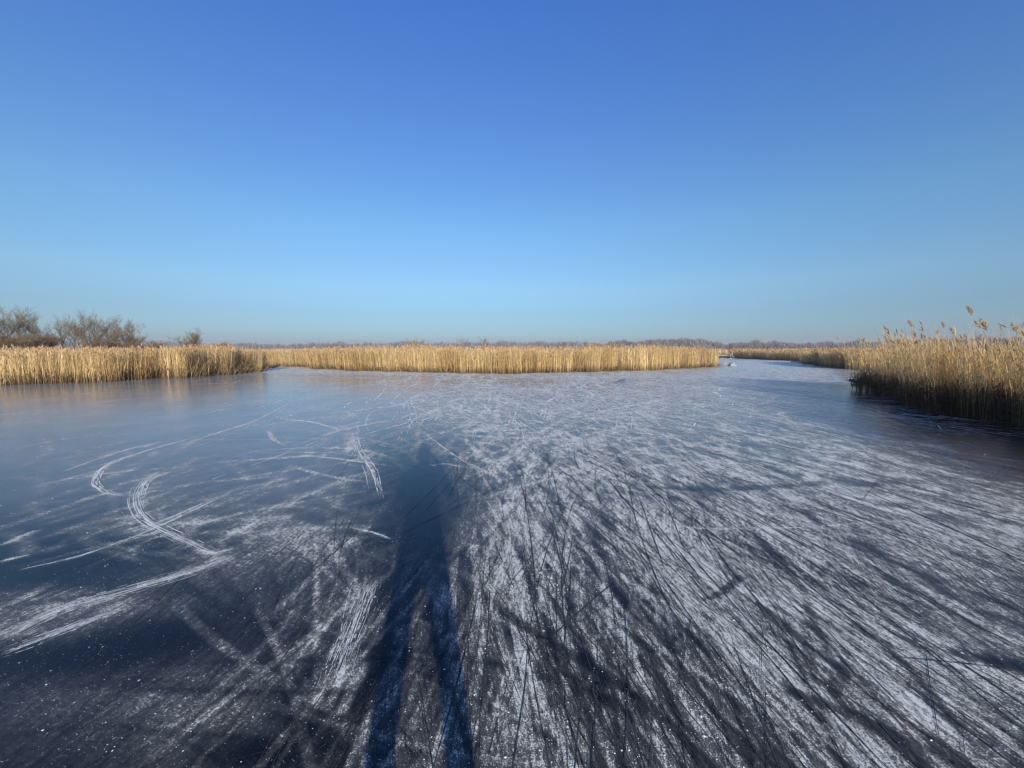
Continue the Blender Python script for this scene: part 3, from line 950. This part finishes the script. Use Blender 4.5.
def tree_meshes(seed, h, spread, stems=1, dense=1.0, twig_w=.010, droop=0.0):
    r2 = np.random.default_rng(seed)
    tv, tf, cv, cf = [], [], [], []
    def twig(a, d, L, w_):
        b = a + d * L
        s = np.cross(d, r2.normal(size=3)); s *= w_ / (np.linalg.norm(s) + 1e-9)
        m = (a + b) / 2 + r2.normal(0, .06 * L, 3)
        i = len(cv)
        cv.extend([a - s, a + s, m + s * .8, m - s * .8, b + s * .3, b - s * .3])
        cf.append((i, i + 1, i + 2, i + 3)); cf.append((i + 3, i + 2, i + 4, i + 5))
    def grow(a, d, L, r, lev):
        n = 3 if lev < 2 else 2
        p = a
        for s in range(n):
            d = d + r2.normal(0, .12, 3) + np.array([0, 0, .07 - droop * lev * .05])
            d /= np.linalg.norm(d)
            q = p + d * L / n
            r_b = r * (1 - .24 * (s + 1) / n * 1.5)
            tube(tv, tf, p, q, r * (1 - .36 * s / n), max(.006, r_b), 5 if lev == 0 else 4)
            if lev < 3:
                kids = int(round((2.4 if lev else 2.2) * dense * (0.4 + 0.9 * (s + 1) / n)))
                for k in range(kids):
                    b = r2.uniform(0, 6.28)
                    o_ = np.array([math.cos(b), math.sin(b), r2.uniform(.1, .7)])
                    dd = d * r2.uniform(.35, .8) + o_ * spread * r2.uniform(.5, 1.1)
                    dd /= np.linalg.norm(dd)
                    grow(q - (q - p) * r2.random() * .6, dd, L * r2.uniform(.42, .66), max(.008, r_b * .5), lev + 1)
            if lev >= 1:
                for k in range(int((2 if lev == 1 else 2.6) * dense)):
                    b = r2.normal(size=3); b[2] = abs(b[2]) * .6 - droop
                    dd = d * .8 + b * .6; dd /= np.linalg.norm(dd)
                    twig(p + (q - p) * r2.random(), dd, r2.uniform(.2, .55) * (h / 5) ** .5, twig_w * r2.uniform(.5, 1))
            p = q
    for s in range(stems):
        b = r2.uniform(0, 6.28)
        off = np.array([math.cos(b), math.sin(b), 0]) * (.0 if stems == 1 else .12 * stems * r2.random())
        d = np.array([off[0] * .9, off[1] * .9, 1.0]) + r2.normal(0, .07, 3)
        d /= np.linalg.norm(d)
        grow(off + np.array([0, 0, -.05]), d, h * r2.uniform(.72, .95) * .82, h * .016 / stems ** .4, 0)
    # scale to wanted height
    T, C_ = np.array(tv), np.array(cv)
    k = h / max(T[:, 2].max(), C_[:, 2].max())
    return np_mesh('trunk', T * k, [np.array(tf)]), np_mesh('crown', C_ * k, [np.array(cf)])

def tree(name, px, top, dist, label, seed, spread=.8, stems=1, dense=1.0, cat='tree', group=None, tw=.010, droop=0.0):
    y = dist; x = (px - 512) / F * (y * CP + EYE * SP_)
    vv = (384 - top) / F
    h = (EYE + (-SP_ + vv * CP) * y / (CP + vv * SP_) - .08) * (1.1 if cat == 'tree' else 1.04)
    root = empty(name, (x, y, .08))
    tag(root, label, cat, group)
    a, b = tree_meshes(seed, h, spread, stems, dense, tw, droop)
    link('trunk', a, M['bark'], root)
    link('crown', b, M['twig'], root)
    return root

TG = 'bare trees behind the left reeds'
tree('bare_tree', 6, 309, 37, 'bare tree cut by the left picture edge', 1, 0.5, 2, 0.9, group=TG)
tree('bare_tree', 22, 306, 40, 'tallest leafless tree among those nearest the left edge', 2, 0.45, 2, 0.95, group=TG)
tree('bare_tree', 42, 317, 40, 'shorter leafless tree between the left cluster and the slim sapling', 3, 0.5, 2, 0.85, group=TG)
tree('bare_sapling', 62, 321, 42, 'slim bare sapling standing alone between the two tree clusters', 4, 0.35, 1, 0.8, group=TG)
tree('bare_tree', 86, 316, 42, 'left tree of the airy multi-stemmed cluster behind the left reeds', 15, 0.5, 2, 0.85, group=TG)
tree('bare_tree', 100, 310, 42, 'tallest upright tree of the airy cluster behind the left reeds', 6, 0.42, 3, 0.9, group=TG)
tree('bare_tree', 113, 317, 43, 'thin bare tree right of the tallest one in the airy cluster', 7, 0.45, 2, 0.85, group=TG)
tree('bare_tree', 52, 322, 43, 'low thin bare tree just left of the slim sapling', 21, .5, 2, .8, group=TG)
tree('bare_tree', 74, 322, 43, 'low thin bare tree just right of the slim sapling', 22, .5, 2, .8, group=TG)
tree('bare_tree', 123, 320, 44, 'small bare tree between the airy cluster and the dense rounded shrub', 23, .5, 2, .85, group=TG)
tree('bare_shrub', 133, 323, 40, 'dense rounded bare shrub ending the airy tree cluster', 8, .9, 4, 1.0, 'shrub', TG)
tree('bare_shrub', 196, 326, 42, 'lone rounded bare shrub behind the left reeds, apart from the trees', 9, .95, 4, .95, 'shrub', TG)
BG = 'low shrubs behind the reeds'
tree('low_thicket', 14, 331, 34, 'brown thicket under the bare trees at the left edge', 10, 1.4, 6, 1.3, 'shrub', BG)
tree('low_thicket', 38, 331, 34, 'brown thicket beside the slim sapling on the left', 11, 1.4, 6, 1.3, 'shrub', BG)
tree('low_thicket', 108, 337, 36, 'low brown thicket under the airy tree cluster', 12, 1.4, 6, 1.2, 'shrub', BG)
tree('low_thicket', 150, 339, 38, 'low brown thicket between the rounded shrub and the lone shrub', 13, 1.5, 6, 1.1, 'shrub', BG)
tree('low_thicket', 222, 340, 46, 'small dark shrub right of the lone rounded shrub', 14, 1.4, 5, 1.1, 'shrub', BG)
MID = [(330, 340, 60), (352, 342, 62), (410, 338, 58), (422, 335, 56), (443, 341, 60), (468, 337, 58), (484, 336, 58), (500, 338, 60), (540, 341, 66), (562, 341, 70)]
WORDS = ['furthest left', 'second from the left', 'third from the left', 'fourth from left and thin', 'fifth from the left', 'sixth from the left', 'seventh from the left', 'eighth from the left', 'second from the right', 'furthest right']
for i, ((px, top, d), wd) in enumerate(zip(MID, WORDS)):
    tree('small_shrub', px, top, d, 'small bare shrub behind the middle reeds, ' + wd + ' of the row', 30 + i, 1.0 if i != 3 else .4, 3 if i != 3 else 2, .6, 'shrub', 'small shrubs behind the middle reeds', .016)

# ------------------------------------------------------------------ far woods (read as one mass)
def wood(name, prof, dist, depth, n, label, leaf=.5):
    """prof: (chart x, chart y of the skyline)"""
    prof = np.array(prof, float)
    vs, fs = [], []
    px = rng.uniform(prof[0, 0], prof[-1, 0], n)
    top = np.interp(px, prof[:, 0], prof[:, 1]) + (smooth_rand(px, 71, 9) - .5) * 3.0 + (smooth_rand(px, 72, 3.2) - .5) * 2.0
    dd = dist + depth * rng.random(n)
    x = (px - 512) / F * (dd * CP)
    hmax = np.maximum(1.0, EYE + (348 - top) / F * dd)
    z = hmax * rng.random(n) ** .75
    a = rng.uniform(0, math.pi, n)
    w_ = leaf * rng.uniform(.25, .7, n); h_ = leaf * rng.uniform(1.0, 3.2, n)
    tl = rng.normal(0, .35, (n, 2)) * h_[:, None]
    sx, sy = np.cos(a) * w_ * .5, np.sin(a) * w_ * .5
    zl = np.maximum(.1, z - h_)
    b = np.stack([np.column_stack([x - sx, dd - sy, zl]), np.column_stack([x + sx, dd + sy, zl]),
                  np.column_stack([x + sx * .3 + tl[:, 0], dd + sy * .3 + tl[:, 1], z]), np.column_stack([x - sx * .3 + tl[:, 0], dd - sy * .3 + tl[:, 1], z])], 1)
    f_ = (np.arange(n) * 4)[:, None] + np.array([[0, 1, 2, 3]])
    o = link(name, np_mesh(name, b.reshape(-1, 3), [f_]), M['wood'])
    tag(o, label, 'wood', None, 'stuff')
    return o

wood('far_wood', [(585, 344), (610, 341), (640, 340), (660, 338.5), (700, 338), (718, 341), (728, 342.5), (745, 340), (790, 341.5), (850, 342), (960, 337), (1100, 335), (1300, 336)], 240, 60, 26000,
     'distant bare wood on the horizon behind the channel, right of centre', .9)
wood('far_wood', [(-300, 340), (0, 340), (240, 343), (300, 343.5), (350, 342), (400, 342.5), (470, 341.5), (520, 341), (560, 341.5), (600, 342)], 330, 60, 22000,
     'thin distant line of trees on the horizon behind the middle reeds', 1.1)

# ------------------------------------------------------------------ hummock, rubble, lump
def lump(name, x, y, rx, ry, h, seed, label, cat, mat):
    r2 = np.random.default_rng(seed)
    vs, fs = [], []
    nr_, na_ = 9, 26
    ph = r2.uniform(0, 6.28, 6)
    for i in range(nr_):
        t = i / (nr_ - 1)
        for k in range(na_):
            a = 2 * math.pi * k / na_
            rr = t * (1 + .18 * math.sin(2 * a + ph[0]) + .12 * math.sin(3 * a + ph[1]) + .08 * math.sin(5 * a + ph[2]))
            z = h * (1 - t ** 1.4) * (1 + .25 * math.sin(3 * a + ph[3]) * t + .15 * r2.normal() * t) - .01 * t
            vs.append((rx * rr * math.cos(a), ry * rr * math.sin(a), max(-.02, z)))
    for i in range(nr_ - 1):
        for k in range(na_):
            a, b = i * na_ + k, i * na_ + (k + 1) % na_
            fs.append((a, a + na_, b + na_, b))
    o = link(name, np_mesh(name, np.array(vs), [np.array(fs)]), M[mat], smooth=True)
    o.location = (x, y, 0)
    if label: tag(o, label, cat)
    return o

g = ground(626, 383)
lump('ice_hummock', g[0], g[1], .62, .55, .20, 5, 'low grey hummock of ice before the middle reed bed', 'ice mound', 'ridge')
g = ground(732, 366)
lump('snow_lump', g[0], g[1], .34, .3, .34, 6, 'small grey snow lump at the right tip of the middle reeds', 'snow', 'ridge')

# broken chips of ice on the skated spot
n = 110
c = ground(530, 581)
P = np.column_stack([rng.normal(c[0], .19, n), rng.normal(c[1], .075, n)])
v1, f1 = crumbs(P, rng.lognormal(-5.7, .5, n), .7)
o = link('ice_chips', np_mesh('ice_chips', v1, f1), M['powder']); tag(o, 'patch of broken dark and white ice chips left of centre foreground', 'ice chips', None, 'stuff')

# ------------------------------------------------------------------ people
def skin_body(name, joints, edges, root, mats, parent, band=None):
    """joints: name -> (x, y, z, radius or (rx, ry)); one continuous skinned surface"""
    me = bpy.data.meshes.new(name)
    names = list(joints)
    me.from_pydata([joints[k][:3] for k in names], [(names.index(a), names.index(b)) for a, b in edges], [])
    o = link(name, me, None, parent)
    sk = o.modifiers.new('skin', 'SKIN'); sk.use_smooth_shade = True
    for i, k in enumerate(names):
        r = joints[k][3]
        me.skin_vertices[0].data[i].radius = r if isinstance(r, tuple) else (r, r)
        me.skin_vertices[0].data[i].use_root = (k == root)
    sb = o.modifiers.new('sub', 'SUBSURF'); sb.levels = 2; sb.render_levels = 2
    dg = bpy.context.evaluated_depsgraph_get()
    ev = bpy.data.meshes.new_from_object(o.evaluated_get(dg))
    o.modifiers.clear()
    o.data = ev
    ev.materials.clear()
    for m in mats: ev.materials.append(m)
    if band:
        for p in ev.polygons:
            p.material_index = band(p.center)
    ev.polygons.foreach_set('use_smooth', np.ones(len(ev.polygons), dtype=bool))
    return o

def ball(name, loc, sc, mat, parent, seg=14):
    bm = bmesh.new()
    bmesh.ops.create_uvsphere(bm, u_segments=seg, v_segments=10, radius=1)
    for v_ in bm.verts: v_.co = Vector((v_.co.x * sc[0], v_.co.y * sc[1], v_.co.z * sc[2]))
    me = bpy.data.meshes.new(name); bm.to_mesh(me); bm.free()
    o = link(name, me, mat, parent, True)
    o.location = loc
    return o

def boxy(name, loc, size, mat, parent, bev=.01):
    bm = bmesh.new()
    bmesh.ops.create_cube(bm, size=1)
    for v_ in bm.verts: v_.co = Vector((v_.co.x * size[0], v_.co.y * size[1], v_.co.z * size[2]))
    bmesh.ops.bevel(bm, geom=bm.edges[:], offset=bev, segments=2, affect='EDGES')
    me = bpy.data.meshes.new(name); bm.to_mesh(me); bm.free()
    o = link(name, me, mat, parent)
    o.location = loc
    return o

def skate(loc, parent, rz=0.0):
    b = boxy('skate', (loc[0], loc[1] + .05, loc[2] + .095), (.10, .28, .10), M['black'], parent, .03)
    bl = boxy('blade', (0, .01, -.072), (.004, .34, .045), M['metal'], b, .001)
    b.rotation_euler.z = rz
    return b

# photographer on skates just behind the viewpoint; the long shadow falls across the ice
ph = empty('person', (0.02, -.42, 0.0))
tag(ph, 'person in dark coat and trousers standing at the viewpoint, casting the long shadow', 'person')
J = {'pelvis': (0, 0, .98, (.17, .13)), 'waist': (0, 0, 1.13, (.165, .12)), 'chest': (0, .01, 1.36, (.19, .13)), 'neckb': (0, .01, 1.53, (.09, .085)), 'neck': (0, .02, 1.59, .06), 'head': (0, .04, 1.69, (.085, .10)), 'crown': (0, .03, 1.79, (.075, .09))}
E = [('pelvis', 'waist'), ('waist', 'chest'), ('chest', 'neckb'), ('neckb', 'neck'), ('neck', 'head'), ('head', 'crown')]
for s, q in ((-1, 'l'), (1, 'r')):
    J.update({'hip' + q: (s * .11, 0, .90, .095), 'knee' + q: (s * .155, .06, .52, .062), 'calf' + q: (s * .17, .02, .34, .056), 'ank' + q: (s * .19, 0, .16, .045),
              'sho' + q: (s * .20, .0, 1.47, .075), 'elb' + q: (s * .29, .12, 1.24, .058), 'wri' + q: (s * .115, .33, 1.52, .038), 'palm' + q: (s * .092, .355, 1.56, (.03, .024))})
    E += [('pelvis', 'hip' + q), ('hip' + q, 'knee' + q), ('knee' + q, 'calf' + q), ('calf' + q, 'ank' + q), ('neckb', 'sho' + q), ('sho' + q, 'elb' + q), ('elb' + q, 'wri' + q), ('wri' + q, 'palm' + q)]
    for k, (dz, l_) in enumerate(((.048, .055), (.026, .062), (.004, .060), (-.018, .048))):
        J['f%da' % k + q] = (s * .094, .375, 1.57 + dz, .0095)
        J['f%db' % k + q] = (s * (.094 - .006), .392, 1.57 + dz, .009)
        J['f%dc' % k + q] = (s * (.094 - .012 - l_ * .25), .399, 1.57 + dz, .008)
        E += [('palm' + q, 'f%da' % k + q), ('f%da' % k + q, 'f%db' % k + q), ('f%db' % k + q, 'f%dc' % k + q)]
    J['t0' + q] = (s * .075, .35, 1.545, .011); J['t1' + q] = (s * .055, .357, 1.56, .009)
    E += [('palm' + q, 't0' + q), ('t0' + q, 't1' + q)]
def band(c):
    if c.z > 1.60 and abs(c.x) < .13 and c.y < .2: return 2
    if c.y > .30 and c.z > 1.5: return 2
    return 0 if c.z > .92 else 1
skin_body('body', J, E, 'pelvis', [M['navy'], M['dark'], M['skin']], ph, band)
ball('hat', (0, .02, 1.79), (.108, .122, .095), M['dark'], ph)
ball('nose', (0, .145, 1.70), (.016, .024, .022), M['skin'], ph)
for s in (-1, 1):
    ball('eye', (s * .034, .128, 1.735), (.013, .012, .011), M['black'], ph)
    ball('ear', (s * .088, .03, 1.70), (.014, .028, .034), M['skin'], ph)
    skate((s * .20, 0, 0), ph, -s * .12)
t = boxy('smartphone', (.02, -.038, EYE), (.150, .0085, .074), M['black'], None, .003)
tag(t, 'black smartphone held up in both hands at the viewpoint', 'phone')

# skater in red far down the channel, bent forward
g = ground(731, 358.6)
sk = empty('person', (g[0], g[1], 0))
sk.rotation_euler.z = R(60)
tag(sk, 'distant skater in red jacket bending forward beyond the middle reeds', 'person')
J = {'pelvis': (0, -.18, .86, (.15, .13)), 'waist': (0, -.02, .98, (.145, .12)), 'chest': (0, .22, 1.12, (.17, .13)), 'neckb': (0, .36, 1.20, .085), 'neck': (0, .42, 1.24, .055), 'head': (0, .50, 1.31, (.08, .09)), 'crown': (0, .50, 1.40, (.07, .08))}
E = [('pelvis', 'waist'), ('waist', 'chest'), ('chest', 'neckb'), ('neckb', 'neck'), ('neck', 'head'), ('head', 'crown')]
LG = {'l': ((-.11, -.16, .80), (-.15, .14, .50), (-.14, -.02, .15)), 'r': ((.11, -.18, .80), (.22, -.10, .47), (.36, -.42, .17))}
for s, q in ((-1, 'l'), (1, 'r')):
    hp, kn, an = LG[q]
    J.update({'hip' + q: (*hp, .10), 'knee' + q: (*kn, .07), 'ank' + q: (*an, .045), 'sho' + q: (s * .19, .31, 1.18, .07), 'elb' + q: (s * .27, .05, 1.02, .05), 'wri' + q: (s * .10, -.16, 1.03, .036), 'hand' + q: (s * .04, -.22, 1.04, .036)})
    E += [('pelvis', 'hip' + q), ('hip' + q, 'knee' + q), ('knee' + q, 'ank' + q), ('neckb', 'sho' + q), ('sho' + q, 'elb' + q), ('elb' + q, 'wri' + q), ('wri' + q, 'hand' + q)]
def band2(c):
    if c.y > .44: return 2
    return 0 if (c.z > .9 and (c.y > -.1 or c.z > .98)) else 1
skin_body('body', J, E, 'pelvis', [M['red'], M['pale'], M['skin']], sk, band2)
ball('hat', (0, .50, 1.41), (.10, .11, .08), M['dark'], sk)
skate((-.14, -.05, 0), sk)
skate((.37, -.46, 0.0), sk, -.5)

# ------------------------------------------------------------------ faint winter haze in the air
bm = bmesh.new()
bmesh.ops.create_cube(bm, size=1)
for v_ in bm.verts: v_.co = Vector((v_.co.x * 12400, v_.co.y * 12400, -1.4 if v_.co.z < 0 else 11.0))
me = bpy.data.meshes.new('haze'); bm.to_mesh(me); bm.free()
hz = NT('haze_air')
hz.n.remove(hz.b)
pv = hz.add('ShaderNodeVolumePrincipled')
pv.inputs['Color'].default_value = (.86, .91, 1, 1)
pv.inputs['Density'].default_value = 0.0007
pv.inputs['Anisotropy'].default_value = 0.2
hz.link(pv.outputs[0], hz.out.inputs['Volume'])
o = link('haze', me, hz.m); tag(o, kind='stuff')
